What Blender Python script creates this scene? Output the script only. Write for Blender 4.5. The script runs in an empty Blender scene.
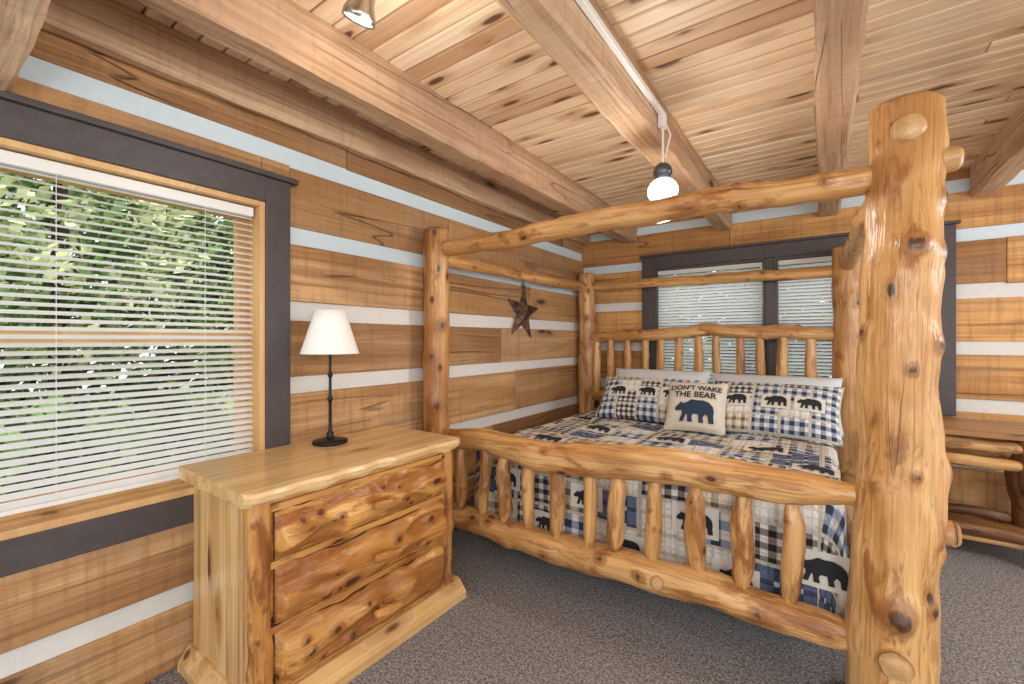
import bpy, bmesh, math, random
from mathutils import Vector, Matrix, noise
random.seed(7)
S=bpy.context.scene
try:
    S.view_settings.view_transform='Standard'
except Exception as e: print(e)

# ---------------------------------------------------------------- node helpers
class NT:
    def __init__(s,name):
        s.mat=bpy.data.materials.new(name); s.mat.use_nodes=True
        s.t=s.mat.node_tree; s.n=s.t.nodes; s.l=s.t.links
        s.b=s.n['Principled BSDF']
    def new(s,ty,**k):
        x=s.n.new(ty)
        for a,v in k.items(): setattr(x,a,v)
        return x
    def put(s,sock,v):
        if isinstance(v,bpy.types.NodeSocket): s.l.new(v,sock)
        else:
            try: sock.default_value=v
            except Exception: sock.default_value=(v,v,v)
    def m(s,op,a,b=0.0,c=None,clamp=False):
        x=s.new('ShaderNodeMath',operation=op); x.use_clamp=clamp
        s.put(x.inputs[0],a); s.put(x.inputs[1],b)
        if c is not None: s.put(x.inputs[2],c)
        return x.outputs[0]
    def vm(s,op,a,b):
        x=s.new('ShaderNodeVectorMath',operation=op); s.put(x.inputs[0],a); s.put(x.inputs[1],b); return x.outputs[0]
    def mix(s,f,a,b,mode='MIX'):
        x=s.new('ShaderNodeMix',data_type='RGBA',blend_type=mode)
        s.put(x.inputs[0],f)
        for i,v in ((6,a),(7,b)):
            if not isinstance(v,bpy.types.NodeSocket) and len(v)==3: v=(*v,1)
            s.put(x.inputs[i],v)
        return x.outputs[2]
    def noise(s,vec,scale=1,detail=3,rough=.5,dist=0):
        x=s.new('ShaderNodeTexNoise'); s.put(x.inputs['Vector'],vec)
        x.inputs['Scale'].default_value=scale; x.inputs['Detail'].default_value=detail
        x.inputs['Roughness'].default_value=rough; x.inputs['Distortion'].default_value=dist
        return x.outputs[0]
    def ss(s,v,a,b,lo=0.,hi=1.):
        x=s.new('ShaderNodeMapRange',interpolation_type='SMOOTHSTEP')
        s.put(x.inputs[0],v); x.inputs[1].default_value=a; x.inputs[2].default_value=b
        x.inputs[3].default_value=lo; x.inputs[4].default_value=hi
        return x.outputs[0]
    def bump(s,h,strength=.3,dist=.01):
        x=s.new('ShaderNodeBump'); x.inputs['Strength'].default_value=strength; x.inputs['Distance'].default_value=dist
        s.put(x.inputs['Height'],h); s.l.new(x.outputs[0],s.b.inputs['Normal'])
    def col(s,c): s.put(s.b.inputs['Base Color'],c if isinstance(c,bpy.types.NodeSocket) else (*c,1))
    def rough(s,r): s.put(s.b.inputs['Roughness'],r)

def plain(name,c,rough=.5,metal=0.,nscale=30,namt=.12,bump=0.):
    N=NT(name); tc=N.new('ShaderNodeTexCoord').outputs['Object']
    n=N.noise(tc,nscale,3)
    N.col(N.mix(n,[v*(1-namt) for v in c],[min(1,v*(1+namt)) for v in c]))
    N.rough(rough); N.b.inputs['Metallic'].default_value=metal
    if bump: N.bump(n,bump,.005)
    return N.mat

def wood(name,light,mid,dark,knot,axis='Z',along=.7,across=9,kd=(2.2,7),kthr=.16,rough=.5,bump=.25,
         attr=False,tone=.35,grain=.35,blotch=.4,saw=0.,bark=0.,kn=False,streak=0.,kdens=.45,crack=0.,grey=0.):
    N=NT(name); tc=N.new('ShaderNodeTexCoord').outputs['Object']
    if attr:
        a=N.new('ShaderNodeAttribute',attribute_name='rnd').outputs['Fac']
    else:
        a=N.new('ShaderNodeObjectInfo').outputs['Random']
    off=N.new('ShaderNodeCombineXYZ')
    for i,k in enumerate((37.,61.,83.)): N.put(off.inputs[i],N.m('MULTIPLY',a,k))
    p=N.vm('ADD',tc,off.outputs[0])
    i='XYZ'.index(axis)
    def sc(al,ac):
        v=[ac]*3; v[i]=al; return N.vm('MULTIPLY',p,tuple(v))
    kn_=N.noise(sc(5,9),1,2)
    vor=N.new('ShaderNodeTexVoronoi'); kp=N.vm('ADD',sc(*kd),N.vm('MULTIPLY',kn_,(.25,.25,.25)))
    N.put(vor.inputs['Vector'],kp); vor.inputs['Scale'].default_value=1
    sp=N.new('ShaderNodeSeparateColor'); N.l.new(vor.outputs['Color'],sp.inputs[0])
    on=N.m('GREATER_THAN',sp.outputs[0],kdens)
    d=vor.outputs['Distance']
    halo=N.m('MULTIPLY',on,N.ss(d,kthr*.9,kthr*2.4,1,0)); core=N.m('MULTIPLY',on,N.ss(d,kthr*.6,kthr*1.0,1,0))
    gp=N.vm('ADD',sc(along,across),N.vm('MULTIPLY',halo,(.7,.7,.7)))
    g=N.noise(gp,1,5,.6,.8)
    f=N.noise(sc(along*3,across*9),1,3,.6,.2)
    b=N.noise(sc(1.3,2.5),1,3)
    c=N.mix(N.ss(g,.38,.60),light,mid)
    c=N.mix(N.m('MULTIPLY',N.ss(f,.48,.68),grain),c,dark)
    c=N.mix(N.m('MULTIPLY',N.ss(b,.48,.66),blotch),c,dark)
    t=N.m('FRACT',N.m('MULTIPLY',a,17.3))
    c=N.mix(N.m('MULTIPLY',t,tone),c,mid,'MIX')
    t2=N.m('FRACT',N.m('MULTIPLY',a,7.77))
    c=N.mix(N.m('MULTIPLY',N.ss(t2,.55,1.),tone),c,dark)
    if streak:
        s_=N.noise(sc(along*.7,across*2.2),1,4,.65,.3)
        c=N.mix(N.m('MULTIPLY',N.ss(s_,.55,.64),streak),c,dark)
        c=N.mix(N.m('MULTIPLY',N.ss(s_,.42,.34),streak*.7),c,light)
    if grey:
        w_=N.noise(sc(.9,3.),1,4,.6,.3)
        c=N.mix(N.m('MULTIPLY',N.ss(w_,.48,.62),grey),c,(.38,.28,.20))
    if bark:
        k_=N.noise(sc(2.2,8),1,5,.7,.4)
        c=N.mix(N.m('MULTIPLY',N.ss(k_,.53,.62),bark),c,dark)
        c=N.mix(N.m('MULTIPLY',N.ss(k_,.63,.69),bark*.8),c,knot)
    c=N.mix(N.m('MULTIPLY',halo,.55),c,dark)
    c=N.mix(N.m('MULTIPLY',core,.9),c,knot)
    h=N.m('ADD',N.m('MULTIPLY',f,.5),g)
    if kn:
        q=N.new('ShaderNodeAttribute',attribute_name='kn').outputs['Fac']
        q=N.m('ADD',q,N.m('MULTIPLY',N.m('SUBTRACT',f,.5),.5))
        c=N.mix(N.m('MULTIPLY',N.ss(q,.10,.5),.7),c,dark); c=N.mix(N.m('MULTIPLY',N.ss(q,.66,.88),.85),c,knot)
    if saw:
        w=N.noise(sc(38,3),1,2)
        h=N.m('ADD',h,N.m('MULTIPLY',w,saw))
        c=N.mix(N.m('MULTIPLY',N.ss(w,.5,.68),saw*.5),c,dark)
    if crack:
        r_=N.noise(sc(.45,across*1.1),1,1,.4,.1)
        m_=N.noise(sc(1.1,2.2),1,2)
        ln=N.m('MULTIPLY',N.ss(N.m('ABSOLUTE',N.m('SUBTRACT',r_,.5)),.007,.001,0,1),N.ss(m_,.50,.58))
        c=N.mix(N.m('MULTIPLY',ln,crack),c,knot)
        h=N.m('SUBTRACT',h,N.m('MULTIPLY',ln,.7))
    N.col(c); N.rough(rough); N.bump(h,bump,.012)
    return N.mat

M={}
M['log']=wood('honey_log_wood',(.80,.50,.21),(.63,.33,.11),(.29,.105,.028),(.045,.018,.008),'Z',.8,11,(6,11),.16,.3,.6,tone=.3,blotch=.5,bark=.8,kn=True,grain=.55,kdens=.65,streak=.5,crack=.5)
M['cut']=wood('cut_log_end',(.72,.46,.23),(.56,.32,.13),(.34,.16,.06),(.10,.04,.015),'Z',6,14,(3,3),.05,.4,.2,kn=True)
WA=dict(light=(.70,.425,.20),mid=(.49,.26,.10),dark=(.20,.09,.036),knot=(.04,.018,.01),along=.5,across=7,kd=(1.8,6),kthr=.13,kdens=.75,rough=.65,bump=1.,attr=True,tone=.7,grain=.5,blotch=.45,saw=.5,streak=.5,crack=.5,grey=.3)
M['wall_l']=wood('hewn_wall_log',axis='Y',**WA)
WB=dict(WA); WB.update(light=(.76,.42,.15),mid=(.54,.26,.075),dark=(.21,.08,.026),grey=.15)
M['wall_b']=wood('hewn_wall_log_x',axis='X',**WB)
M['ceil']=wood('pine_plank',(.93,.78,.58),(.80,.58,.37),(.42,.21,.09),(.09,.03,.012),'X',.5,12,(3.4,11),.22,.45,.2,True,.65,.3,.25,streak=.35,kdens=.4)
BE=dict(light=(.74,.52,.34),mid=(.56,.355,.205),dark=(.24,.12,.065),knot=(.05,.02,.01),along=.5,across=8,kd=(1.8,6),kthr=.14,kdens=.7,rough=.7,bump=.9,attr=True,tone=.3,grain=.55,blotch=.4,saw=.3,streak=.45,crack=.5,grey=.2)
M['beam']=wood('rough_beam',axis='Y',**BE)
M['beamx']=wood('rough_beam_x',axis='X',**BE)
M['dtop']=wood('dresser_top_pine',(.86,.63,.34),(.72,.45,.18),(.42,.20,.07),(.10,.035,.012),'Y',.45,8,(2.2,7),.16,.22,.1,True,.3,.35,.3,streak=.5)
M['dside']=wood('dresser_side_pine',(.86,.60,.29),(.68,.40,.15),(.34,.15,.045),(.08,.03,.012),'Z',.5,8,(2.2,7),.17,.3,.1,True,.5,.35,.3,streak=.6)
M['dfront']=wood('drawer_front_pine',(.84,.50,.17),(.66,.32,.08),(.30,.10,.022),(.05,.016,.007),'Y',.6,10,(4,10),.2,.26,.6,False,.3,.45,.55,bark=.85,kn=True,streak=.4)
M['dpost']=wood('dresser_post_pine',(.72,.37,.12),(.52,.23,.06),(.24,.08,.02),(.05,.016,.007),'Z',.6,10,(4,10),.2,.3,.5,False,.3,.4,.5,bark=.9,kn=True)
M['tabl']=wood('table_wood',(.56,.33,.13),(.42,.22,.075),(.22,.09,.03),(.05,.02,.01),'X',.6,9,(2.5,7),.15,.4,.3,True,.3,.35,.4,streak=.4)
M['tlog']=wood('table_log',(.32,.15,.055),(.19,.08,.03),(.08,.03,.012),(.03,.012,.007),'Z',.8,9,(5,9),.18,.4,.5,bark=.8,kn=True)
M['jamb']=wood('window_jamb_pine',(.80,.54,.27),(.68,.41,.17),(.44,.22,.08),(.2,.08,.03),'Z',.5,8,(1,3),.08,.4,.1)
M['dark']=plain('dark_painted_trim',(.070,.056,.057),.5,0,25,.3,.4)
N=NT('white_blind'); tc=N.new('ShaderNodeTexCoord').outputs['Object']
N.col(N.mix(N.noise(tc,5,2),(.88,.89,.88),(.92,.92,.92))); N.rough(.4)
tr=N.new('ShaderNodeBsdfTranslucent'); tr.inputs[0].default_value=(.9,.93,.95,1)
mx=N.new('ShaderNodeMixShader'); mx.inputs[0].default_value=.38
N.l.new(N.b.outputs[0],mx.inputs[1]); N.l.new(tr.outputs[0],mx.inputs[2]); N.l.new(mx.outputs[0],N.n['Material Output'].inputs[0])
M['blind']=N.mat
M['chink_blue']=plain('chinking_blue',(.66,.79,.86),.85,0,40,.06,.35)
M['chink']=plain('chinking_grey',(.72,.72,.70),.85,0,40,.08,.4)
M['black']=plain('black_iron',(.015,.014,.014),.35,.4,30,.2)
M['white']=plain('white_paint',(.8,.8,.78),.4,0,20,.03)
M['chrome']=plain('brushed_nickel',(.55,.55,.52),.2,1.,20,.1)
M['gun']=plain('dark_metal',(.10,.12,.15),.3,.7,20,.2)
M['pillow_back']=plain('pillow_white',(.70,.75,.80),.8,0,60,.06,.1)
M['bear']=plain('bear_black_fabric',(.02,.022,.03),.85,0,50,.2)
N=NT('lamp_shade_linen'); tc=N.new('ShaderNodeTexCoord').outputs['Object']
N.col(N.mix(N.noise(tc,80,2),(.82,.79,.74),(.90,.88,.84))); N.rough(.8); N.b.inputs['Emission Color'].default_value=(1,.97,.92,1); N.b.inputs['Emission Strength'].default_value=.12
M['shade']=N.mat
N=NT('bulb_glass'); tc=N.new('ShaderNodeTexCoord').outputs['Object']
N.col(N.mix(N.noise(tc,5,2),(.95,.93,.9),(1,1,1))); N.b.inputs['Emission Color'].default_value=(1,.95,.84,1); N.b.inputs['Emission Strength'].default_value=3.
M['bulb']=N.mat
N=NT('rusty_star_metal'); tc=N.new('ShaderNodeTexCoord').outputs['Object']; n=N.noise(tc,14,5,.6)
N.col(N.mix(N.ss(n,.42,.6),(.04,.036,.036),(.26,.11,.055))); N.rough(.5); N.b.inputs['Metallic'].default_value=.5; N.bump(n,.3,.005)
M['star']=N.mat
N=NT('carpet'); tc=N.new('ShaderNodeTexCoord').outputs['Object']
n1=N.noise(tc,110,3,.8); n2=N.noise(tc,42,4,.75); n3=N.noise(tc,2.5,2)
c=N.mix(N.ss(n1,.38,.60),(.11,.098,.10),(.56,.53,.53))
c=N.mix(N.m('MULTIPLY',N.ss(n2,.50,.60),.5),c,(.14,.124,.126))
c=N.mix(N.m('MULTIPLY',N.ss(n3,.4,.7),.15),c,(.42,.40,.40)); N.col(c); N.rough(.95)
N.bump(N.m('ADD',n1,n2),1.,.014); M['carpet']=N.mat
def leafmat(name,a,b):
    N=NT(name); tc=N.new('ShaderNodeTexCoord').outputs['Object']
    c=N.mix(N.ss(N.noise(tc,2.3,4),.42,.58),a,b); N.col(c); N.rough(.6)
    return N.mat
M['leaf']=leafmat('leaf_green',(.012,.035,.008),(.22,.38,.10))
M['leaf2']=leafmat('leaf_yellow_green',(.06,.15,.02),(.75,.82,.42))
M['grass']=leafmat('grass',(.10,.15,.06),(.26,.28,.18))
M['trunk']=plain('tree_bark',(.05,.033,.025),.9,0,8,.5,.5)
def quilt(name,ps=.2,sel=(.22,.48,.70,.93)):
    N=NT(name); uv=N.new('ShaderNodeTexCoord').outputs['UV']
    sep=N.new('ShaderNodeSeparateXYZ'); N.l.new(uv,sep.inputs[0])
    u=N.m('DIVIDE',sep.outputs[0],ps*1.15); v=N.m('DIVIDE',sep.outputs[1],ps*.8)
    cu=N.m('FLOOR',u); cv=N.m('FLOOR',v); fu=N.m('FRACT',u); fv=N.m('FRACT',v)
    cx=N.new('ShaderNodeCombineXYZ'); N.put(cx.inputs[0],cu); N.put(cx.inputs[1],cv)
    w=N.new('ShaderNodeTexWhiteNoise',noise_dimensions='2D'); N.l.new(cx.outputs[0],w.inputs['Vector']); r=w.outputs['Value']
    def plaid(k,c0,c1,c2,th=.5):
        a=N.m('LESS_THAN',N.m('FRACT',N.m('MULTIPLY',fu,k+1)),th); b=N.m('LESS_THAN',N.m('FRACT',N.m('MULTIPLY',fv,k)),th)
        s=N.m('ADD',a,b)
        c=N.mix(N.m('GREATER_THAN',s,.5),c0,c1); return N.mix(N.m('GREATER_THAN',s,1.5),c,c2)
    A=plaid(2,(.80,.81,.80),(.30,.37,.48),(.03,.045,.09))
    B=plaid(3,(.80,.78,.72),(.24,.23,.22),(.02,.02,.026))
    T=plaid(2,(.76,.70,.58),(.48,.40,.30),(.16,.12,.09),.4)
    C=plaid(2,(.84,.83,.79),(.68,.67,.62),(.42,.42,.41),.2)
    D_=plaid(2,(.12,.17,.29),(.05,.07,.14),(.6,.65,.7),.25)
    c=A
    for s_,n_ in zip(sel,(B,T,C,D_)): c=N.mix(N.m('GREATER_THAN',r,s_),c,n_)
    e=N.m('MINIMUM',N.m('MINIMUM',fu,N.m('SUBTRACT',1,fu)),N.m('MINIMUM',fv,N.m('SUBTRACT',1,fv)))
    c=N.mix(N.m('LESS_THAN',e,.05),c,(.62,.59,.51))
    N.col(c); N.rough(.9)
    q=N.m('ABSOLUTE',N.m('SINE',N.m('MULTIPLY',sep.outputs[0],110))); q2=N.m('ABSOLUTE',N.m('SINE',N.m('MULTIPLY',sep.outputs[1],110)))
    N.bump(N.m('MINIMUM',N.m('POWER',q,.4),N.m('POWER',q2,.4)),.6,.012)
    return N.mat
M['quilt']=quilt('patchwork_quilt')
M['sham']=quilt('plaid_sham',.14,(.52,.66,.76,.95))
M['beige']=plain('beige_pillow',(.66,.61,.52),.9,0,120,.1,.15)

# ---------------------------------------------------------------- geometry helpers
def empty(name,loc=(0,0,0)):
    e=bpy.data.objects.new(name,None); e.location=loc; e.empty_display_size=.1; S.collection.objects.link(e); return e
def par(o,p):
    if p is not None:
        o.parent=p; o.matrix_parent_inverse=Matrix.Translation(p.location).inverted()
def mkobj(name,verts,faces,mat,parent=None,smooth=False,rnd=None,bevel=0,uv=None,mw=None,kn=None):
    me=bpy.data.meshes.new(name); me.from_pydata([tuple(v) for v in verts],[],faces); 
    me.materials.append(mat)
    if rnd is not None:
        at=me.attributes.new('rnd','FLOAT','FACE')
        for i,r in enumerate(rnd): at.data[i].value=r
    if kn is not None:
        at=me.attributes.new('kn','FLOAT','POINT')
        for i,r in enumerate(kn): at.data[i].value=r
    if uv is not None:
        l=me.uv_layers.new(name='UVMap')
        for lp in me.loops: l.data[lp.index].uv=uv[lp.vertex_index]
    me.update()
    if smooth:
        for p in me.polygons: p.use_smooth=True
    o=bpy.data.objects.new(name,me); S.collection.objects.link(o)
    if mw is not None: o.matrix_world=mw
    if bevel:
        b=o.modifiers.new('bevel','BEVEL'); b.width=bevel; b.segments=2; b.limit_method='ANGLE'
    par(o,parent)
    return o
class MB:
    def __init__(s): s.v=[];s.f=[];s.r=[]
    def box(s,x0,x1,y0,y1,z0,z1,r=None):
        if r is None: r=random.random()
        k=len(s.v)
        s.v+=[(x0,y0,z0),(x1,y0,z0),(x1,y1,z0),(x0,y1,z0),(x0,y0,z1),(x1,y0,z1),(x1,y1,z1),(x0,y1,z1)]
        for f in ((0,3,2,1),(4,5,6,7),(0,1,5,4),(1,2,6,5),(2,3,7,6),(3,0,4,7)):
            s.f.append([k+i for i in f]); s.r.append(r)
        return s
    def done(s,name,mat,parent=None,bevel=0,smooth=False): return mkobj(name,s.v,s.f,mat,parent,smooth,s.r,bevel)
def boxo(name,x0,x1,y0,y1,z0,z1,mat,parent=None,bevel=.003): return MB().box(x0,x1,y0,y1,z0,z1).done(name,mat,parent,bevel)

def log(name,p0,p1,r0,r1,mat,parent=None,seed=0,bend=(0,0),knobs=0,kh=.2,ten0=0,ten1=0,segs=24,rmid=None,wob=.05,step=.02,kl=(),ksz=(.3,.55),wand=.6):
    p0=Vector(p0);p1=Vector(p1);L=(p1-p0).length
    n=max(6,int(L/step)); rng=random.Random(seed*13+5)
    ks=[(rng.uniform(.06,.94)*L,rng.uniform(0,2*math.pi),rng.uniform(.4,1)*kh*max(r0,r1),rng.uniform(*ksz)*max(r0,r1)) for _ in range(knobs)]+list(kl)
    ts=[i/n for i in range(n+1)]
    V=[];F=[];K=[]
    e=min(.012,r0*.25)
    zs=[0.0,e]+[t*L for t in ts[1:-1]]+[L-e,L]
    for j,z in enumerate(zs):
        t=z/L
        r=r0+(r1-r0)*t
        if rmid: r+= (rmid-(r0+r1)/2)*math.sin(math.pi*t)
        if ten0:
            q=min(1,z/ten0); r*= .62+.38*q*q*(3-2*q)
        if ten1:
            q=min(1,(L-z)/ten1); r*= .62+.38*q*q*(3-2*q)
        if j in (0,len(zs)-1): r-=e
        env=min(1,6*t*(1-t)+.1)
        cx=bend[0]*math.sin(math.pi*t)+wand*env*(.22*r*noise.noise(Vector((seed*3.1,z*1.8,0)))+.12*r*noise.noise(Vector((seed*3.1,z*5,4))))*1.6
        cy=bend[1]*math.sin(math.pi*t)+wand*env*(.22*r*noise.noise(Vector((seed*3.1,z*1.8,9)))+.12*r*noise.noise(Vector((seed*3.1,z*5,14))))*1.6
        for i in range(segs):
            a=2*math.pi*i/segs
            rr=r*(1+wob*noise.noise(Vector((math.cos(a)*1.2,math.sin(a)*1.2,z*5+seed*7.7)))*1.6+wob*.8*noise.noise(Vector((math.cos(a)*3,math.sin(a)*3,z*14+seed*3.3))))
            kk=0
            for (kz,ka,h,sz) in ks:
                da=(a-ka+math.pi)%(2*math.pi)-math.pi
                d=((z-kz)/(sz*1.25))**2+(r*da/sz)**2
                if d<8: g=math.exp(-d); rr+=h*g; kk=max(kk,math.exp(-d*1.4)*(1 if h>.012 or (kz*97)%1>.35 else .6))
            V.append((cx+rr*math.cos(a),cy+rr*math.sin(a),z)); K.append(kk)
    m=len(zs)
    for j in range(m-1):
        for i in range(segs):
            a=j*segs+i;b=j*segs+(i+1)%segs
            F.append((a,b,b+segs,a+segs))
    V.append((sum(v[0] for v in V[:segs])/segs,sum(v[1] for v in V[:segs])/segs,-.002)); c0=len(V)-1
    k=(m-1)*segs
    V.append((sum(v[0] for v in V[k:k+segs])/segs,sum(v[1] for v in V[k:k+segs])/segs,L+.002)); c1=len(V)-1
    K+=[0,0]
    for i in range(segs):
        F.append((c0,(i+1)%segs,i)); F.append((c1,k+i,k+(i+1)%segs))
    q=(p1-p0).to_track_quat('Z','Y')
    return mkobj(name,V,F,mat,parent,True,mw=Matrix.Translation(p0)@q.to_matrix().to_4x4(),kn=K)
def lathe(name,prof,loc,mat,parent=None,segs=32,rot=None,smooth=True):
    V=[];F=[]
    for r,z in prof:
        for i in range(segs):
            a=2*math.pi*i/segs; V.append((r*math.cos(a),r*math.sin(a),z))
    for j in range(len(prof)-1):
        for i in range(segs):
            a=j*segs+i;b=j*segs+(i+1)%segs; F.append((a,b,b+segs,a+segs))
    mw=Matrix.Translation(loc)
    if rot is not None: mw=mw@rot
    return mkobj(name,V,F,mat,parent,smooth,mw=mw)
def tube(name,pts,r,mat,parent=None):
    cu=bpy.data.curves.new(name,'CURVE'); cu.dimensions='3D'; cu.bevel_depth=r; cu.bevel_resolution=3
    sp=cu.splines.new('POLY'); sp.points.add(len(pts)-1)
    for i,p in enumerate(pts): sp.points[i].co=(*p,1)
    cu.materials.append(mat)
    o=bpy.data.objects.new(name,cu); S.collection.objects.link(o); par(o,parent); return o

# ---------------------------------------------------------------- room shell
XL,YB,H=-2.02,4.12,2.40
XR,YN=3.2,-1.6
boxo('floor',XL-.2,XR,YN,YB+.2,-.06,0,M['carpet'],bevel=0)
LW=(-.75,.9365,.665,1.865)
BW=(-1.28,.62,.86,1.925)
def minus(r,o):
    a0,a1,z0,z1=r; b0,b1,w0,w1=o
    if a1<=b0 or a0>=b1 or z1<=w0 or z0>=w1: return [r]
    out=[]
    if a0<b0: out.append((a0,b0,z0,z1))
    if a1>b1: out.append((b1,a1,z0,z1))
    c0,c1=max(a0,b0),min(a1,b1)
    if z0<w0: out.append((c0,c1,z0,w0))
    if z1>w1: out.append((c0,c1,w1,z1))
    return out
def logwall(name,stripes,th,a0,a1,opening,left):
    root=empty(name,(XL,1,0) if left else (0,YB,0))
    st=sorted(stripes); edges=[]; lo=0
    for s in st: edges.append((lo,s-th/2)); lo=s+th/2
    edges.append((lo,H))
    mb=MB(); rng=random.Random(3 if left else 5)
    for ei,(z0,z1) in enumerate(edges):
        if z1-z0<.03: continue
        a=a0
        while a<a1-.01:
            b=min(a1,a+rng.uniform(1.0,2.4))
            if left and ei<3: b=a1 if a>a0 else 2.3+.3*ei
            if a1-b<.4: b=a1
            rnd=rng.random(); dep=rng.uniform(-.004,.006)
            za,zb=z0+rng.uniform(-.006,.006),z1+rng.uniform(-.006,.006)
            for r in minus((a+.001,b-.001,za,zb),opening):
                if left: mb.box(XL-.07,XL+dep,r[0],r[1],r[2],r[3],rnd)
                else: mb.box(r[0],r[1],YB-dep,YB+.07,r[2],r[3],rnd)
            a=b
    mb.done('hewn_logs',M['wall_l' if left else 'wall_b'],root,.006)
    for k,s in enumerate(st):
        mb=MB()
        for r in minus((a0,a1,s-th/2-.03,s+th/2+.03),opening):
            if left: mb.box(XL-.13,XL-.014,r[0],r[1],r[2],r[3])
            else: mb.box(r[0],r[1],YB+.014,YB+.13,r[2],r[3])
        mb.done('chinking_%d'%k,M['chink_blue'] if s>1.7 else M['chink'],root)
logwall('wall_left',[2.11,1.748,1.395,1.05,.655,.27],.082,YN,YB+.1,LW,True)
logwall('wall_back',[2.30,1.963,1.585,1.20,.824,.45],.088,XL-.1,XR,BW,False)
mb=MB(); y=YN; rng=random.Random(11)
while y<YB:
    x=XL-.05-rng.uniform(0,1)
    w=.084
    while x<XR:
        x2=min(XR,x+rng.uniform(2.6,5))
        mb.box(max(x,XL-.05)+.001,x2-.001,y+.0032,y+w-.0032,H,H+.025,rng.random()); x=x2
    y+=w
c=mb.done('ceiling',M['ceil'],None,.007)
mb=MB().box(XL-.1,XR,YN,YB+.1,H+.02,H+.08); mb.done('ceiling_deck',M['trunk'],c)
def beam(name,axis,a0,a1,c0,c1,z0,z1,mat,seed):
    V=[];F=[];n=int((a1-a0)/.05); prof=[]
    b=.014
    for (u,v) in ((c0+b,z0),(c0,z0+b),(c0,z1),(c1,z1),(c1,z0+b),(c1-b,z0)): prof.append((u,v))
    m=len(prof)
    for j in range(n+1):
        a=a0+(a1-a0)*j/n
        for i,(u,v) in enumerate(prof):
            du=.014*noise.noise(Vector((a*1.3,i//2*5+seed,0)))+.007*noise.noise(Vector((a*7,i*3+seed,0)))
            dv=.014*noise.noise(Vector((a*1.5,seed*2.3,i//3*4)))+.007*noise.noise(Vector((a*8,seed,i))) if v<z1 else 0
            V.append((u+du,a,v+dv) if axis=='Y' else (a,u+du,v+dv))
    for j in range(n):
        for i in range(m):
            a=j*m+i;b2=j*m+(i+1)%m; F.append((a,b2,b2+m,a+m))
    F.append(list(range(m))); F.append([n*m+i for i in range(m)][::-1])
    r=(seed*.37)%1
    return mkobj(name,V,F,mat,None,False,[r]*len(F))
for k,(x0,x1) in enumerate([(-1.58,-1.45),(-.75,-.62),(-.02,.11),(.79,.92),(1.6,1.73),(2.4,2.53)]):
    beam('ceiling_beam' if k==0 else 'ceiling_beam.%03d'%k,'Y',YN,YB-.012,x0,x1,2.2,H,M['beam'],k+1)
beam('wall_plate_beam','Y',YN,YB-.012,XL+.008,XL+.085,2.235,H,M['beam'],9)
beam('cross_beam','X',XL+.008,XR,-.06,.20,1.995,2.2,M['beamx'],13)

# ---------------------------------------------------------------- windows
def window_left():
    w=empty('window_1',(XL,.1,1.26)); y0,y1,z0,z1=LW
    T=.11
    mb=MB(); x0,x1=XL+.007,XL+.035
    mb.box(x0,x1,y1,y1+T,z0-T,z1+T); mb.box(x0,x1,y0-T,y0,z0-T,z1+T)
    mb.box(x0,x1+.004,y0-.001,y1+.001,z1,z1+T); mb.box(x0,x1+.004,y0-.001,y1+.001,z0-T,z0)
    mb.box(x0,x1+.02,y0-T-.02,y1+T+.03,z1+T,z1+T+.022)
    mb.done('dark_trim',M['dark'],w,.004)
    mb=MB(); xi,xo=XL+.03,XL-.13; t=.022
    mb.box(xo,xi,y1-t,y1,z0,z1); mb.box(xo,xi,y0,y0+t,z0,z1); mb.box(xo,xi,y0+t,y1-t,z1-t,z1); mb.box(xo,xi+.012,y0+t,y1-t,z0,z0+t+.004)
    s=.045; xs0,xs1=XL-.12,XL-.08
    mb.box(xs0,xs1,y1-t-s,y1-t,z0+t,z1-t); mb.box(xs0,xs1,y0+t,y0+t+s,z0+t,z1-t)
    mb.box(xs0,xs1,y0+t,y1-t,z0+t,z0+t+.07); mb.box(xs0,xs1,y0+t,y1-t,z1-t-s,z1-t); mb.box(xs0,xs1+.01,y0+t,y1-t,1.25,1.29)
    mb.done('wood_jamb_and_sash',M['jamb'],w,.003)
    mb=MB(); a,b=y0+t+.01,y1-t-.01
    mb.box(XL-.04,XL-.005,a,b,z1-t-.045,z1-t-.005); mb.box(XL-.035,XL-.01,a,b,.722,.737)
    mb.done('blind_rails',M['white'],w,.003)
    V=[];F=[]; z=.75; tilt=math.radians(26)
    while z<z1-t-.05:
        for sgn,(dx) in ((0,-.0145),(1,0),(2,.0145)):
            zz=z-math.tan(tilt)*dx+(.003 if sgn==1 else 0)
            V+= [(XL-.022+dx,a,zz),(XL-.022+dx,b,zz)]
        k=len(V)-6; F+=[(k,k+1,k+3,k+2),(k+2,k+3,k+5,k+4)]
        z+=.026
    mkobj('blind_slats',V,F,M['blind'],w)
    mb=MB()
    for yy in (-.55,-.1,.3,.72): mb.box(XL-.0075,XL-.006,yy,yy+.0016,.73,z1-t-.02)
    mb.box(XL-.004,XL+.001,.12,.125,1.2,z1-t-.02)
    mb.done('blind_cords',M['white'],w)
window_left()
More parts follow.
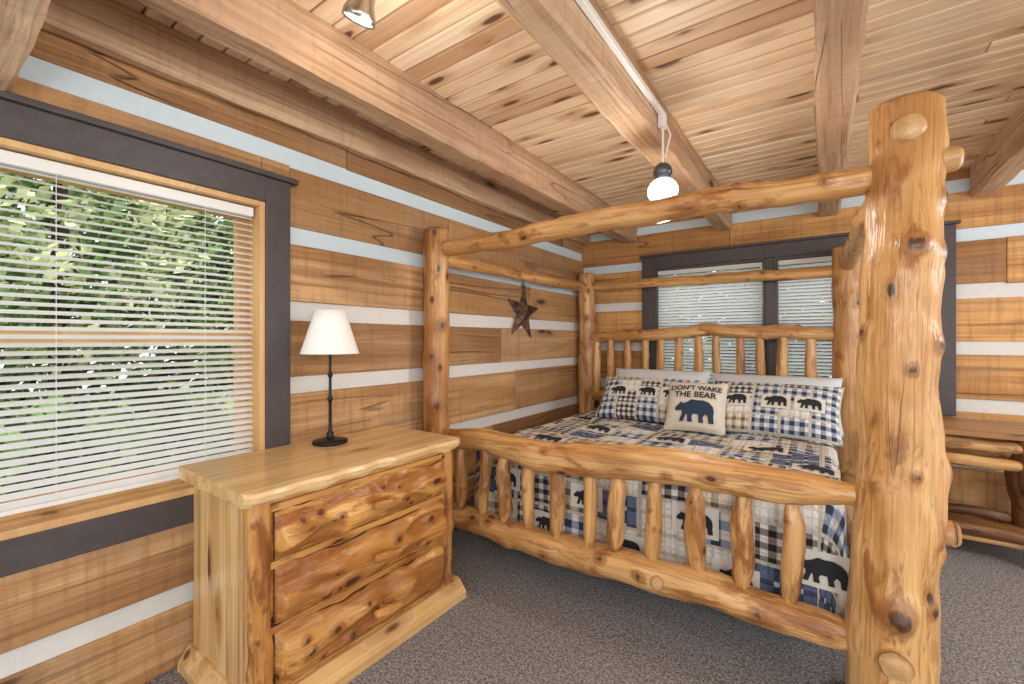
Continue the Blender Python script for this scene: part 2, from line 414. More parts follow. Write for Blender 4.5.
def window_back():
    w=empty('window_2',(-.33,YB,1.4)); x0,x1,z0,z1=BW; T=.11; ya,yb=YB-.035,YB-.007
    mb=MB(); mid=-.345
    mb.box(x1,x1+T,ya,yb,z0-T,z1+T); mb.box(x0-T,x0,ya,yb,z0-T,z1+T)
    mb.box(x0,x1,ya-.004,yb,z1,z1+T); mb.box(x0,x1,ya-.004,yb,z0-T,z0); mb.box(mid-.03,mid+.03,ya,YB+.12,z0,z1)
    mb.box(x0-T-.02,x1+T+.02,ya-.02,yb,z1+T,z1+T+.02)
    mb.done('dark_trim',M['dark'],w,.004)
    mb=MB(); t=.02; yi,yo=YB-.03,YB+.13
    for a,b in ((x0,mid-.03),(mid+.03,x1)):
        mb.box(a,a+t,yi,yo,z0,z1); mb.box(b-t,b,yi,yo,z0,z1); mb.box(a+t,b-t,yi,yo,z1-t,z1); mb.box(a+t,b-t,yi,yo,z0,z0+t)
        mb.box(a+t,b-t,YB+.09,YB+.12,1.38,1.42)
    mb.done('wood_jamb_and_sash',M['dark'],w,.002)
    V=[];F=[]; mb=MB()
    for a,b in ((x0+t+.006,mid-.03-t-.006),(mid+.03+t+.006,x1-t-.006)):
        mb.box(a,b,YB+.005,YB+.04,z1-t-.04,z1-t-.003); mb.box(a,b,YB+.01,YB+.035,z0+t+.002,z0+t+.016)
        z=z0+t+.03
        while z<z1-t-.045:
            for s,d in ((0,-.0125),(1,0),(2,.0125)):
                zz=z-.85*d+(.003 if s==1 else 0)
                V+=[(a,YB+.022+d,zz),(b,YB+.022+d,zz)]
            k=len(V)-6; F+=[(k,k+1,k+3,k+2),(k+2,k+3,k+5,k+4)]
            z+=.0275
    mb.done('blind_rails',M['white'],w,.002); mkobj('blind_slats',V,F,M['blind'],w)
window_back()

# ---------------------------------------------------------------- outside
boxo('ground_outside',-24,-2.3,-14,18,-.9,-.8,M['grass'],bevel=0)
boxo('ground_outside.001',-2.3,10,4.5,18,-.9,-.8,M['grass'],bevel=0)
def leaves(name,mat,parent,n,rng,fn,s0,s1):
    V=[];F=[]
    for i in range(n):
        c=fn(rng)
        s=rng.uniform(s0,s1); a=Vector((rng.gauss(0,1),rng.gauss(0,1),rng.gauss(0,1))).normalized(); b=a.orthogonal().normalized(); g=a.cross(b)
        k=len(V); V+=[c-b*s,c-g*s*.55,c+b*s,c+g*s*.55]; F.append((k,k+1,k+2,k+3))
    return mkobj(name,V,F,mat,parent)
def tree(name,x,y,hh,R,n,mat,seed,zlow=.4):
    rng=random.Random(seed); e=empty(name,(x,y,-.8))
    log('trunk',(x,y,-.85),(x+rng.uniform(-.2,.2),y,hh*.8),.10,.05,M['trunk'],e,seed,step=.2)
    def fn(rng):
        d=Vector((rng.gauss(0,1),rng.gauss(0,1),rng.gauss(0,1))).normalized()*R*rng.uniform(.35,1)**.6
        return Vector((x,y,(hh+zlow)/2))+Vector((d.x,d.y,d.z*(hh-zlow)/(2*R)))
    leaves('leaves',mat,e,n,rng,fn,.04,.085)
k=0
for (x,y,hh,R,m,n) in ((-6.2,-1.5,4.5,1.4,'leaf',5500),(-6,.9,4,1.2,'leaf2',4500),(-6.7,3.2,4.5,1.5,'leaf',5500),(-9.2,.2,6,2.0,'leaf',6000),(-9.6,4.4,6,2.1,'leaf2',5000),(-8,8,5,2,'leaf',3000),(-9.6,-4,6,2.1,'leaf2',5000)):
    tree('tree' if k==0 else 'tree.%03d'%k,x,y,hh,R,n,M[m],k+1,.9 if k%2 else .5); k+=1
def hedge(name,x0,x1,y0,y1,z1,n,mat,seed,s0=.05,s1=.11):
    rng=random.Random(seed); e=empty(name,((x0+x1)/2,(y0+y1)/2,-.8))
    def fn(r):
        x=r.uniform(x0,x1);y=r.uniform(y0,y1); zt=z1*(1+.25*noise.noise(Vector((x*.8,y*.8,seed))))
        return Vector((x,y,-.8+(zt+.8)*r.random()))
    leaves('leaves',mat,e,n,rng,fn,s0,s1)
    for i in range(5):
        xx=rng.uniform(x0,x1);yy=y0+(y1-y0)*(i+.5)/5
        log('stem_%d'%i,(xx,yy,-.8),(xx+.1,yy,z1*.7),.04,.02,M['trunk'],e,i+seed,step=.2,segs=8)
hedge('hedge',-4.5,-3.6,-4,5,.85,14000,M['leaf'],21,.04,.09)
hedge('hedge.001',-14,-12.5,-8,14,4.6,14000,M['leaf'],22,.12,.25)
hedge('hedge.002',-3,3,7.5,8.7,3.2,14000,M['leaf'],23,.07,.14)

# ---------------------------------------------------------------- bed
bed=empty('log_canopy_bed',(-.86,2.93,0))
FL=(-1.91,1.888); FR=(.18,1.888); HL=(-1.91,3.985); HR=(.15,3.985)
W=M['log']
log('post_foot_right',(.178,1.888,0),(.219,1.888,2.02),.118,.093,W,bed,3,knobs=22,kh=.12,ksz=(.12,.28),segs=64,wob=.055,step=.012,wand=.35,
    kl=[(1.78,.1,.05,.045),(1.60,6.15,.045,.04),(1.3,.15,.035,.035),(1.05,6.2,.035,.04),(1.55,3.3,.03,.04),(.42,3.2,.03,.05),(.05,.2,.035,.07),(.12,3.6,.03,.07),(.85,4.6,.015,.035),(1.25,4.2,.014,.03),(.6,5.0,.015,.035),(1.45,5.1,.014,.03),(1.7,4.3,.014,.03)])
log('post_foot_left',(FL[0],FL[1],0),(FL[0]+.01,FL[1],1.93),.080,.074,W,bed,4,knobs=12,kh=.14,segs=28,wand=.5)
log('post_head_left',(HL[0],HL[1]-.01,0),(HL[0],HL[1]-.01,1.92),.084,.078,W,bed,5,knobs=10,kh=.1,segs=28,wand=.4)
log('post_head_right',(HR[0],HR[1]-.02,0),(HR[0],HR[1]-.02,1.93),.096,.09,W,bed,6,knobs=10,kh=.1,segs=28,wand=.4)
log('canopy_rail_front',(FL[0]+.05,1.888,1.805),(.165,1.888,1.80),.044,.046,W,bed,7,knobs=15,kh=.28,rmid=.052,wob=.08,ten0=.06,ten1=.05,wand=1.5)
log('canopy_rail_head',(HL[0]+.05,3.975,1.79),(HR[0]-.05,3.975,1.76),.042,.044,W,bed,8,knobs=8,kh=.2,ten0=.05,ten1=.05,wand=1.2)
log('canopy_rail_left',(-1.9,1.93,1.76),(-1.91,3.94,1.78),.044,.046,W,bed,9,knobs=8,kh=.2,ten0=.05,ten1=.05,wand=1.2)
log('canopy_rail_right',(.2,1.95,1.84),(.15,3.94,1.80),.054,.052,W,bed,10,knobs=8,kh=.25,ten0=.05,ten1=.05,wand=1.2)
log('foot_rail_top',(FL[0]+.02,1.888,.675),(.13,1.888,.735),.05,.052,W,bed,11,knobs=18,kh=.18,rmid=.076,wob=.07,ten0=.1,ten1=.22,wand=1.1)
log('foot_rail_bottom',(FL[0]+.04,1.888,.235),(.13,1.888,.25),.056,.06,W,bed,12,knobs=18,kh=.18,rmid=.072,wob=.07,ten0=.08,ten1=.14,wand=1.1)
fx=[-1.693,-1.537,-1.385,-1.226,-1.078,-.90,-.757,-.586,-.416,-.258,-.0955]
rr=random.Random(4)
for i,x in enumerate(fx):
    rm=rr.uniform(.029,.040)
    log('foot_spindle_%d'%i,(x+rr.uniform(-.01,.01),1.888,.27),(x+rr.uniform(-.016,.016),1.888,.69),.03,rr.uniform(.024,.034),W,bed,20+i,knobs=5,kh=.25,rmid=rm,wob=.10,ten0=.10,ten1=.10,segs=20,step=.014,wand=1.4)
log('head_rail_left_half',(HL[0]+.05,3.975,1.27),(-.75,3.975,1.35),.046,.05,W,bed,41,knobs=9,kh=.35,wob=.1,rmid=.055,wand=1.5)
log('head_rail_right_half',(-.87,3.975,1.35),(HR[0]-.04,3.975,1.29),.05,.046,W,bed,42,knobs=9,kh=.35,wob=.1,rmid=.055,wand=1.5)
log('head_rail_bottom',(HL[0]+.05,3.975,.72),(HR[0]-.05,3.975,.72),.05,.05,W,bed,43,knobs=5)
for i in range(12):
    x=-1.79+i*.155+rr.uniform(-.012,.012)
    log('head_spindle_%d'%i,(x,3.975,.73),(x+rr.uniform(-.012,.012),3.975,1.31),.03,.028,W,bed,50+i,knobs=4,kh=.2,rmid=rr.uniform(.03,.04),wob=.08,segs=16,step=.02,wand=1)
log('side_rail_left',(-1.9,1.93,.27),(-1.9,3.94,.27),.065,.065,W,bed,70,knobs=4,ten0=.08,ten1=.08)
log('side_rail_right',(.17,1.95,.27),(.15,3.94,.27),.065,.065,W,bed,71,knobs=4,ten0=.08,ten1=.08)
def peg(name,c,d,r,l,s): 
    c=Vector(c); d=Vector(d).normalized(); log(name,c,c+d*l,r*1.05,r*.9,M['cut'],bed,s,segs=20,wob=.06,step=.01)
peg('tenon_end_top_front',(.215,1.84,1.91),(0,-1,.0),.043,.068,80)
peg('tenon_end_bottom_front',(.185,1.80,.27),(0,-1,.0),.045,.06,81)
peg('tenon_end_top_side',(.25,1.888,1.82),(1,0,.0),.040,.10,82)
peg('tenon_end_mid_side',(.25,1.888,.66),(1,0,.0),.042,.095,83)
peg('tenon_end_low_side',(.25,1.888,.055),(1,0,.0),.045,.09,84)
peg('tenon_end_left_top',(-1.95,1.888,.675),(-1,0,0),.03,.055,85)
peg('rail_branch_stub',(-.55,1.85,.25),(0,-1,.3),.03,.06,86)

# mattress + quilt
QX0,QX1,QY0,QY1,QZ=-1.72,.075,1.99,3.86,.635
def perim(n=200,rad=.09):
    pts=[]; w=QX1-QX0; h=QY1-QY0
    segs=[((QX0+rad,QY0),(1,0),w-2*rad),((QX1,QY0+rad),(0,1),h-2*rad),((QX1-rad,QY1),(-1,0),w-2*rad),((QX0,QY1-rad),(0,-1),h-2*rad)]
    cs=[(QX1-rad,QY0+rad,-90),(QX1-rad,QY1-rad,0),(QX0+rad,QY1-rad,90),(QX0+rad,QY0+rad,180)]
    for (s,d,l),(cx,cy,a0) in zip(segs,cs):
        m=int(l/.03); nn=(d[1],-d[0])
        for i in range(m+1): pts.append(((s[0]+d[0]*l*i/m,s[1]+d[1]*l*i/m),nn))
        for i in range(1,6):
            a=math.radians(a0+90*i/6); pts.append(((cx+rad*math.cos(a),cy+rad*math.sin(a)),(math.cos(a),math.sin(a))))
    return pts
def qwave(x,y,d):
    return (.012*noise.noise(Vector((x*4,y*4,d*1.5)))+.006*math.sin(x*22+y*22+2*noise.noise(Vector((x*2,y*2,3)))))*min(1,d/.25)
def qtop(x,y): return QZ+.014*noise.noise(Vector((x*3,y*3,1)))+.011*noise.noise(Vector((x*9,y*9,1)))
P=perim(); V=[];F=[];UV=[]; n=len(P); cx,cy=(QX0+QX1)/2,(QY0+QY1)/2; R=.05
prof=[]
for k in range(0,33): prof.append(('t',.02+.98*k/32))
for a in (20,45,70,90): prof.append(('a',math.radians(a)))
for k in range(1,13): prof.append(('d',.42*k/12))
for kind,val in prof:
    for (p,nn) in P:
        if kind=='t':
            bx,by=p[0]-nn[0]*R,p[1]-nn[1]*R
            x=cx+(bx-cx)*val;y=cy+(by-cy)*val; z=qtop(x,y); u=(x,y)
        elif kind=='a':
            x=p[0]-nn[0]*R*(1-math.sin(val)); y=p[1]-nn[1]*R*(1-math.sin(val)); z=qtop(x,y)-R*(1-math.cos(val)); u=(p[0]+nn[0]*R*(val-1),p[1]+nn[1]*R*(val-1))
        else:
            o=qwave(p[0],p[1],val)+.02*val
            x=p[0]+nn[0]*o;y=p[1]+nn[1]*o; z=QZ-R-val+ .006*math.sin(p[0]*9+p[1]*9); u=(p[0]+nn[0]*(R*.57+val),p[1]+nn[1]*(R*.57+val))
            if p[1]>QY1-.1: x,y=p[0],p[1]
        V.append((x,y,z)); UV.append(u)
for j in range(len(prof)-1):
    for i in range(n):
        a=j*n+i;b=j*n+(i+1)%n; F.append((a,b,b+n,a+n))
F.append(list(range(n))[::-1])
mkobj('quilt',V,F,M['quilt'],bed,True,uv=UV)
boxo('mattress_box',QX0+.06,QX1-.06,QY0+.06,QY1-.04,.16,.55,M['pillow_back'],bed,.03)

BEAR=[(0.0,.33),(0.05,.40),(.10,.44),(.13,.50),(.17,.49),(.20,.46),(.30,.50),(.42,.58),(.55,.56),(.70,.57),(.85,.52),(.95,.42),(.98,.30),(.97,.15),(.99,.03),(.97,0),(.86,0),(.85,.05),(.84,.16),(.78,.22),(.72,.14),(.74,.03),(.73,0),(.62,0),(.62,.06),(.60,.2),(.48,.2),(.44,.14),(.46,.03),(.45,0),(.34,0),(.34,.05),(.33,.17),(.30,.2),(.27,.12),(.24,.03),(.23,0),(.13,0),(.14,.05),(.19,.18),(.18,.28),(.08,.26),(.02,.27)]
def applique(name,pts2,fn,mat,parent,cells=0):
    bm=bmesh.new(); vs=[bm.verts.new((p[0],p[1],0)) for p in pts2]; f=bm.faces.new(vs)
    bmesh.ops.triangulate(bm,faces=[f])
    bmesh.ops.subdivide_edges(bm,edges=bm.edges[:],cuts=1)
    V=[fn(v.co.x,v.co.y) for v in bm.verts]; bm.verts.index_update()
    F=[[v.index for v in f.verts] for f in bm.faces]; bm.free()
    return mkobj(name,V,F,mat,parent)
panel=plain('bear_patch_cloth',(.76,.74,.68),.9,0,90,.07)
def rectpts(x0,y0,w,h,n=6):
    return [(x0+w*i/n,y0) for i in range(n)]+[(x0+w,y0+h*i/n) for i in range(n)]+[(x0+w-w*i/n,y0+h) for i in range(n)]+[(x0,y0+h-h*i/n) for i in range(n)]
def ffn(off):
    def f(x,z):
        val=max(0,QZ-R-z); o=qwave(x,QY0,val)+.02*val
        return (x,QY0-o-off,z)
    return f
def tfn(off): return lambda x,y:(x,y,qtop(x,y)+off)
i=0
for (x,z,w) in ((-1.50,.45,.13),(-1.02,.44,.13),(-.52,.44,.15),(-.08,.36,.16),(-.36,.24,.14),(-.80,.26,.12),(-1.25,.26,.12)):
    applique('bear_patch_%d'%i,rectpts(x-.02,z-.02,w+.04,w*.6+.04),ffn(.006),panel,bed)
    applique('bear_%d'%i,[(x+a*w,z+b*w) for a,b in BEAR],ffn(.012),M['bear'],bed); i+=1
for (x,y,w) in ((-1.5,2.3,.2),(-1.0,2.2,.2),(-.5,2.25,.2),(-.1,2.5,.15),(-1.35,2.75,.18),(-.85,2.7,.18),(-.35,2.8,.18),(-1.6,3.1,.14)):
    applique('bear_patch_%d'%i,rectpts(x-.02,y-.02,w+.04,w*.6+.04),tfn(.007),panel,bed)
    applique('bear_%d'%i,[(x+a*w,y+b*w) for a,b in BEAR],tfn(.013),M['bear'],bed); i+=1

def ph(u,v,t):
    u=max(-1,min(1,u));v=max(-1,min(1,v))
    return t/2*((1-abs(u)**2.6)*(1-abs(v)**2.6))**.5
def pillow(name,w,h,t,loc,tilt,yaw,mat,parent,seed=0,flange=0):
    n=24;V=[];F=[];UV=[]
    def pos(u,v,s):
        z=s*ph(u,v,t)+ .006*noise.noise(Vector((u*3,v*3,seed)))
        return (u*w/2*(1+.05*(1-v*v)*(abs(u)**4)*-1),v*h/2*(1-.06*(1-u*u)*(abs(v)**4)),z)
    for s in (1,-1):
        for i in range(n+1):
            for j in range(n+1):
                u=-1+2*i/n;v=-1+2*j/n; V.append(pos(u,v,s)); UV.append((u*w/2+seed*.71,v*h/2+seed*.33))
    N1=(n+1)**2
    for i in range(n):
        for j in range(n):
            a=i*(n+1)+j; F.append((a,a+n+1,a+n+2,a+1)); F.append((N1+a,N1+a+1,N1+a+n+2,N1+a+n+1))
    mw=Matrix.Translation(loc)@Matrix.Rotation(yaw,4,'Z')@Matrix.Rotation(math.radians(90)-tilt,4,'X')
    o=mkobj(name,V,F,mat,None,True,uv=UV,mw=mw); par(o,parent); return mw
def decal_on(name,pts,mw,w,h,t,mat,parent,off=.006,tris=None):
    def f(x,y): 
        return mw@Vector((x,y,ph(2*x/w,2*y/h,t)+off))
    return applique(name,pts,f,mat,parent)
D=math.radians
pil=empty('bed_pillows',(-.7,3.5,.65))
pillow('back_pillow_left',.80,.44,.2,(-1.13,3.68,.82),D(33),0,M['pillow_back'],pil,1)
pillow('back_pillow_right',.84,.44,.2,(-.30,3.68,.81),D(33),0,M['pillow_back'],pil,2)
mL=pillow('sham_left',.74,.40,.17,(-1.12,3.38,.80),D(40),D(2),M['sham'],pil,3)
mR=pillow('sham_right',.76,.42,.17,(-.27,3.34,.80),D(40),D(-3),M['sham'],pil,4)
mC=pillow('bear_pillow_center',.39,.38,.15,(-.71,3.19,.80),D(32),D(4),M['beige'],pil,5)
for k,x in enumerate((-.25,-.02,.16)):
    for nm,mm,w,h in (('l',mL,.74,.40),('r',mR,.76,.42)):
        decal_on('sham_patch_%s%d'%(nm,k),rectpts(x-.03,-.04,.16,.10),mm,w,h,.17,panel,pil,.008)
        decal_on('sham_bear_%s%d'%(nm,k),[(x-.015+a*.13,-.025+b*.13) for a,b in BEAR],mm,w,h,.17,M['bear'],pil,.013)
decal_on('pillow_bear',[(-.12+a*.25,-.14+b*.27) for a,b in BEAR],mC,.39,.38,.15,plain('navy_bear',(.015,.035,.07),.8),pil,.009)
def text_on(name,s,size,cx,cy,mw,w,h,t,mat,parent):
    cu=bpy.data.curves.new(name,'FONT'); cu.body=s; cu.size=size; cu.align_x='CENTER'; cu.offset=.0015
    o=bpy.data.objects.new(name,cu); S.collection.objects.link(o)
    bpy.context.view_layer.update()
    me=bpy.data.meshes.new_from_object(o.evaluated_get(bpy.context.evaluated_depsgraph_get()))
    bpy.data.objects.remove(o)
    V=[];
    for v in me.vertices:
        x,y=v.co.x+cx,v.co.y+cy
        V.append(mw@Vector((x,y,ph(2*x/w,2*y/h,t)+.010)))
    F=[list(p.vertices) for p in me.polygons]
    mkobj(name,V,F,mat,parent)
text_on('text_dont_wake',"DON'T WAKE",.052,0,.09,mC,.39,.38,.15,M['bear'],pil)
text_on('text_the_bear',"THE BEAR",.060,0,.035,mC,.39,.38,.15,M['bear'],pil)

# ---------------------------------------------------------------- dresser
dr=empty('log_dresser',(-1.72,1.11,0))
V=[];F=[];n=60
z0,z1=.735,.782
out=[]
for i in range(n+1): out.append((-1.99,.62+.98*i/n,0))
for i in range(1,12): out.append((-1.99+.57*i/12,1.60+.006*noise.noise(Vector((i*.7,1,1))),0))
for i in range(n+1):
    y=1.60-.98*i/n; e=min(i,n-i)/3; e=min(1,e)
    out.append((-1.428+.022*noise.noise(Vector((y*4,2,1)))+.010*noise.noise(Vector((y*13,2,1)))-.025*(1-e)**2,y,1))
for i in range(1,12): out.append((-1.42-.57*i/12,.62+.006*noise.noise(Vector((i*.7,5,1))),0))
m=len(out)
def lv(z,ins):
    r=[]
    for x,y,l in out:
        k=ins*(1+ .9*noise.noise(Vector((y*11,z*60,4)))) if l else ins*.3
        r.append((x-(k if x>-1.6 else -k*0),y,z))
    return r
V=lv(z0,.020)+lv(z0+.014,.006)+lv(z0+.032,.0)+lv(z1-.004,.004)+lv(z1,.009)
F=[list(range(m)),[4*m+i for i in range(m)][::-1]]
for L_ in range(4): F+=[(L_*m+i,(L_+1)*m+i,(L_+1)*m+(i+1)%m,L_*m+(i+1)%m) for i in range(m)]
mkobj('top_slab',V,F,M['dtop'],dr,False,[.31]*len(F))
mb=MB()
ys=[-1.98,-1.85,-1.70,-1.57,-1.49]
for a,b in zip(ys[:-1],ys[1:]):
    mb.box(a,b-.001,.665,.69,.05,.742); mb.box(a,b-.001,1.535,1.56,.05,.742)
mb.box(-1.98,-1.96,.69,1.535,.05,.742); mb.box(-1.96,-1.49,.69,1.535,.06,.09)
mb.done('side_panels',M['dside'],dr,.002)
mb=MB()
for z in (.705,.515,.30,.085): mb.box(-1.50,-1.475,.69,1.535,z-.012,z+.012)
mb.box(-1.51,-1.49,.69,1.535,.09,.73)
mb.done('face_frame',M['dfront'],dr,.002)
log('corner_post_near',(-1.495,.685,.04),(-1.495,.685,.742),.034,.034,M['dpost'],dr,91,knobs=12,kh=.3,wob=.18,wand=1.5,step=.014)
log('corner_post_far',(-1.495,1.54,.04),(-1.495,1.54,.742),.032,.034,M['dpost'],dr,92,knobs=12,kh=.3,wob=.18,wand=1.5,step=.014)
def drawer(name,y0,y1,z0,z1,seed):
    nu,nv=120,24;V=[];F=[];K=[]; rng=random.Random(seed)
    ks=[(rng.uniform(y0+.05,y1-.05),rng.uniform(z0+.03,z1-.03),rng.uniform(.012,.024)) for _ in range(9)]
    for i in range(nu+1):
        for j in range(nv+1):
            u=i/nu;v=j/nv; y=y0+(y1-y0)*u
            ed=.026*noise.noise(Vector((y*4.5,seed,0)))+.012*noise.noise(Vector((y*15,seed,2)));ed2=.026*noise.noise(Vector((y*4.5,seed,7)))+.012*noise.noise(Vector((y*15,seed,9)))
            za=z0+.006+ed;zb=z1-.006+ed2
            z=za+(zb-za)*v; q=abs(2*v-1);e=min(1,min(u,1-u)/.02)
            hol=noise.noise(Vector((y*3.2,z*13,seed*2.2))); h=max(0,hol-.06)*1.0
            h=min(h,.25)
            x=-1.478+.048*(1-q**3.5)*e**.5+.016*noise.noise(Vector((y*7,z*12,seed)))*e*(1-q**6)-.085*h*e*(1-q**4)
            kk=min(.62,h*3.8)
            for (ky,kz,s) in ks:
                d=((y-ky)/(s*1.4))**2+((z-kz)/s)**2
                if d<6: x+=.007*math.exp(-d)*e; kk=max(kk,math.exp(-d*1.2))
            kk=max(kk,.6*max(0,(q-.75)/.25)*(.6+noise.noise(Vector((y*9,v,seed)))))
            V.append((x,y,z)); K.append(kk)
    for i in range(nu):
        for j in range(nv):
            a=i*(nv+1)+j; F.append((a,a+nv+1,a+nv+2,a+1))
    bd=[i*(nv+1) for i in range(nu+1)]+[nu*(nv+1)+j for j in range(1,nv+1)]+[i*(nv+1)+nv for i in range(nu-1,-1,-1)]+[j for j in range(nv-1,0,-1)]
    k=len(V); V+=[(-1.50,V[b][1],V[b][2]) for b in bd]; mm=len(bd); K+=[.3]*mm
    F+=[(bd[i],bd[(i+1)%mm],k+(i+1)%mm,k+i) for i in range(mm)]
    mkobj(name,V,F,M['dfront'],dr,True,kn=K)
for i,(a,b) in enumerate(((.525,.70),(.31,.505),(.095,.29))):
    drawer('drawer_%d'%i,.725,1.505,a,b,i*3+1)
    zc=(a+b)/2; yc=1.13
    log('handle_%d'%i,(-1.400,yc-.062,zc+.010),(-1.400,yc+.062,zc-.006),.014,.011,M['dpost'],dr,95+i,rmid=.019,segs=18,step=.006,wob=.16,knobs=3,kh=.35,wand=2)
    log('handle_peg_%d'%i,(-1.46,yc,zc),(-1.40,yc,zc),.013,.011,M['dpost'],dr,99,segs=12,step=.01)
def prism(name,pts,axis,a0,a1,mat,parent):
    m=len(pts); V=[]
    for a in (a0,a1):
        for (u,z) in pts: V.append((u,a,z) if axis=='Y' else (a,u,z))
    F=[list(range(m)),[m+i for i in range(m)][::-1]]+[(i,(i+1)%m,m+(i+1)%m,m+i) for i in range(m)]
    return mkobj(name,V,F,mat,parent,False,[.4]*len(F),.003)
prism('plinth_front',[(-1.50,0),(-1.42,0),(-1.42,.035),(-1.462,.085),(-1.50,.085)],'Y',.62,1.61,M['dtop'],dr)
prism('plinth_side_near',[(.70,0),(.62,0),(.62,.035),(.655,.085),(.70,.085)],'X',-1.99,-1.46,M['dtop'],dr)
prism('plinth_side_far',[(1.53,0),(1.61,0),(1.61,.035),(1.575,.085),(1.53,.085)],'X',-1.99,-1.46,M['dtop'],dr)

# ---------------------------------------------------------------- lamp
lx,ly,lz=-1.86,1.165,.782
lamp=empty('table_lamp',(lx,ly,lz))
lathe('base',[(0,0),(.072,0),(.078,.006),(.076,.014),(.05,.02),(.025,.024),(.014,.034),(.016,.045),(.009,.055),(.0075,.09),(.007,.19),(.012,.2),(.013,.208),(.007,.22),(.006,.30),(.011,.31),(.011,.32),(.006,.33),(.006,.42),(.016,.43),(.016,.47),(0,.475)],(lx,ly,lz+.001),M['black'],lamp)
lathe('shade',[(.128,.415),(.112,.465),(.095,.52),(.079,.57),(.067,.615),(.065,.615),(.077,.57),(.093,.52),(.110,.465),(.126,.415),(.128,.415)],(lx,ly,lz),M['shade'],lamp,48)
tube('shade_spider',[(lx-.066,ly,lz+.612),(lx,ly,lz+.60),(lx+.066,ly,lz+.612)],.0015,M['black'],lamp)
tube('harp',[(lx,ly,lz+.46),(lx,ly,lz+.60)],.003,M['black'],lamp)

# ---------------------------------------------------------------- star
st=empty('barn_star',(XL+.03,2.99,1.49))
V=[(XL+.055,2.99,1.485)];F=[]
for i in range(10):
    r=.25 if i%2==0 else .095; a=math.radians(90+36*i-6)
    V.append((XL+.012,2.99+r*math.cos(a),1.485+r*math.sin(a)))
for i in range(10): F.append((0,1+i,1+(i+1)%10))
F.append([1+i for i in range(10)][::-1])
mkobj('star_body',V,F,M['star'],st)
tube('hanging_wire',[(XL+.014,2.97,1.69),(XL+.01,2.985,1.75),(XL+.014,2.99,1.69)],.003,M['black'],st)

# ---------------------------------------------------------------- ceiling lights
tl=empty('track_light',(-.61,1,2.31))
boxo('raceway',-.618,-.596,-.3,2.10,2.30,2.325,M['white'],tl,.003)
px,py=-.60,2.05
boxo('mount_arm',-.618,-.59,py-.02,py+.03,2.24,2.30,M['white'],tl,.003)
tube('stem',[(px,py,2.30),(px,py,2.19),(px+.0,py,2.06)],.005,M['white'],tl)
tube('wire_loop',[(px+.01,py,2.27),(px+.035,py,2.2),(px+.012,py,2.10)],.003,M['white'],tl)
lathe('socket',[(0,2.075),(.022,2.073),(.036,2.06),(.042,2.04),(.042,2.025),(.034,2.018),(.032,1.99),(0,1.99)],(px,py,0),M['gun'],tl)
pr=[(.068*math.sin(math.pi*i/16),1.948+.060*math.cos(math.pi*i/16)) for i in range(17)]
lathe('globe_bulb',pr,(px,py,0),M['bulb'],tl)
sp=empty('ceiling_spotlight',(-1.08,.77,2.3))
lathe('canopy',[(0,2.40),(.06,2.40),(.06,2.385),(.05,2.378),(0,2.376)],(-1.08,.77,0),M['chrome'],sp)
tube('stem',[(-1.08,.77,2.38),(-1.08,.77,2.27)],.008,M['chrome'],sp)
rot=Matrix.Rotation(D(25),4,'Y')
lathe('head',[(0,.07),(.025,.07),(.03,.06),(.032,0),(.045,-.03),(.047,-.05),(.042,-.05),(.03,-.03),(0,-.028)],(-1.075,.775,2.23),M['chrome'],sp,rot=rot)
lathe('lens',[(.040,-.046),(.02,-.05),(0,-.052)],(-1.075,.775,2.23),M['bulb'],sp,rot=rot)

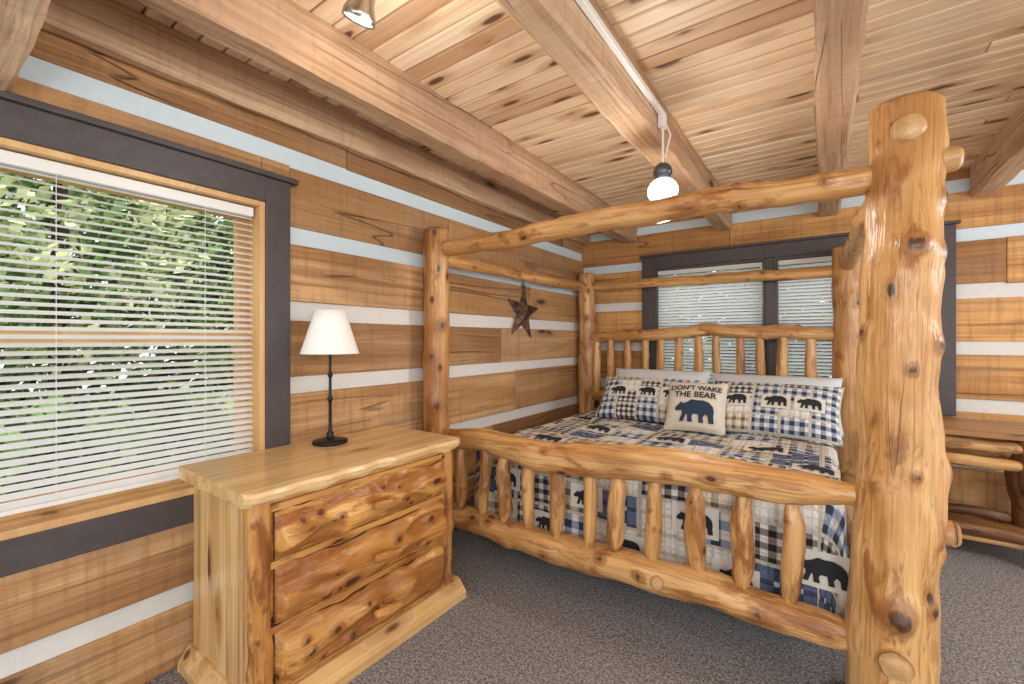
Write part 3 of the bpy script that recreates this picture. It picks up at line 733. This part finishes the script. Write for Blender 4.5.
# ---------------------------------------------------------------- side table
tb=empty('log_side_table',(.78,3.78,0))
mb=MB(); mb.box(.40,1.12,3.50,3.78,.715,.745); mb.box(.40,1.12,3.782,4.06,.715,.745)
mb.done('top',M['tabl'],tb,.006)
mb=MB(); mb.box(.46,1.04,3.60,3.80,.10,.125); mb.box(.46,1.04,3.802,4.0,.10,.125); mb.done('shelf',M['tabl'],tb,.004)
for i,(x,y,dx) in enumerate(((.47,3.60,-.03),(.94,3.60,.05),(.47,3.98,-.03),(.99,3.98,.03))):
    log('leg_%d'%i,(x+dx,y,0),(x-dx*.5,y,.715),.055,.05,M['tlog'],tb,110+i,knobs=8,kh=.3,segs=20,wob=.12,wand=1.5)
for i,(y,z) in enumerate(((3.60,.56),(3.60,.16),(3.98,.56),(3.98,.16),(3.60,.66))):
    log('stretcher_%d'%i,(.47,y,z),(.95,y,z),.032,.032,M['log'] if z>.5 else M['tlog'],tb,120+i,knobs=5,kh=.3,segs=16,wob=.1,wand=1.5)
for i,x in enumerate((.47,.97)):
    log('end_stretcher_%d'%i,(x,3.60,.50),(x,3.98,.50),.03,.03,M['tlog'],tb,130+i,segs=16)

# ---------------------------------------------------------------- light
w=bpy.data.worlds.new('world'); S.world=w; w.use_nodes=True
w.node_tree.nodes['Background'].inputs[0].default_value=(.94,.97,1,1)
w.node_tree.nodes['Background'].inputs[1].default_value=1.85
def light(name,ty,loc,e,col=(1,.93,.85),size=.1):
    l=bpy.data.lights.new(name,ty); l.energy=e; l.color=col
    if ty=='POINT': l.shadow_soft_size=size
    o=bpy.data.objects.new(name,l); o.location=loc; S.collection.objects.link(o); return o
light('bulb_light','POINT',(px,py-.0,1.82),16,size=.06)
light('spot_light','POINT',(-1.02,.80,2.10),8,size=.06)
light('room_fill_light','POINT',(.9,-.3,1.55),66,(1,.98,.95),.2)  # added fill beside the camera, no fixture; brightens the ceiling and room
light('right_fill_light','POINT',(2.0,2.4,1.7),52,(1,.98,.95),.2)  # added fill out of view on the right, evens out the room light
s=light('sun','SUN',(0,0,6),2.6,(1,.95,.85)); s.data.angle=.03; s.rotation_euler=(D(8),D(28),0)

# ---------------------------------------------------------------- camera
cam=bpy.data.cameras.new('camera'); cam.sensor_width=36; cam.lens=437/1024*36; cam.shift_y=-2/1024
cam.clip_start=.05
co=bpy.data.objects.new('camera',cam); co.location=(0,0,1.26); co.rotation_euler=(D(90),0,D(35.35))
S.collection.objects.link(co); S.camera=co
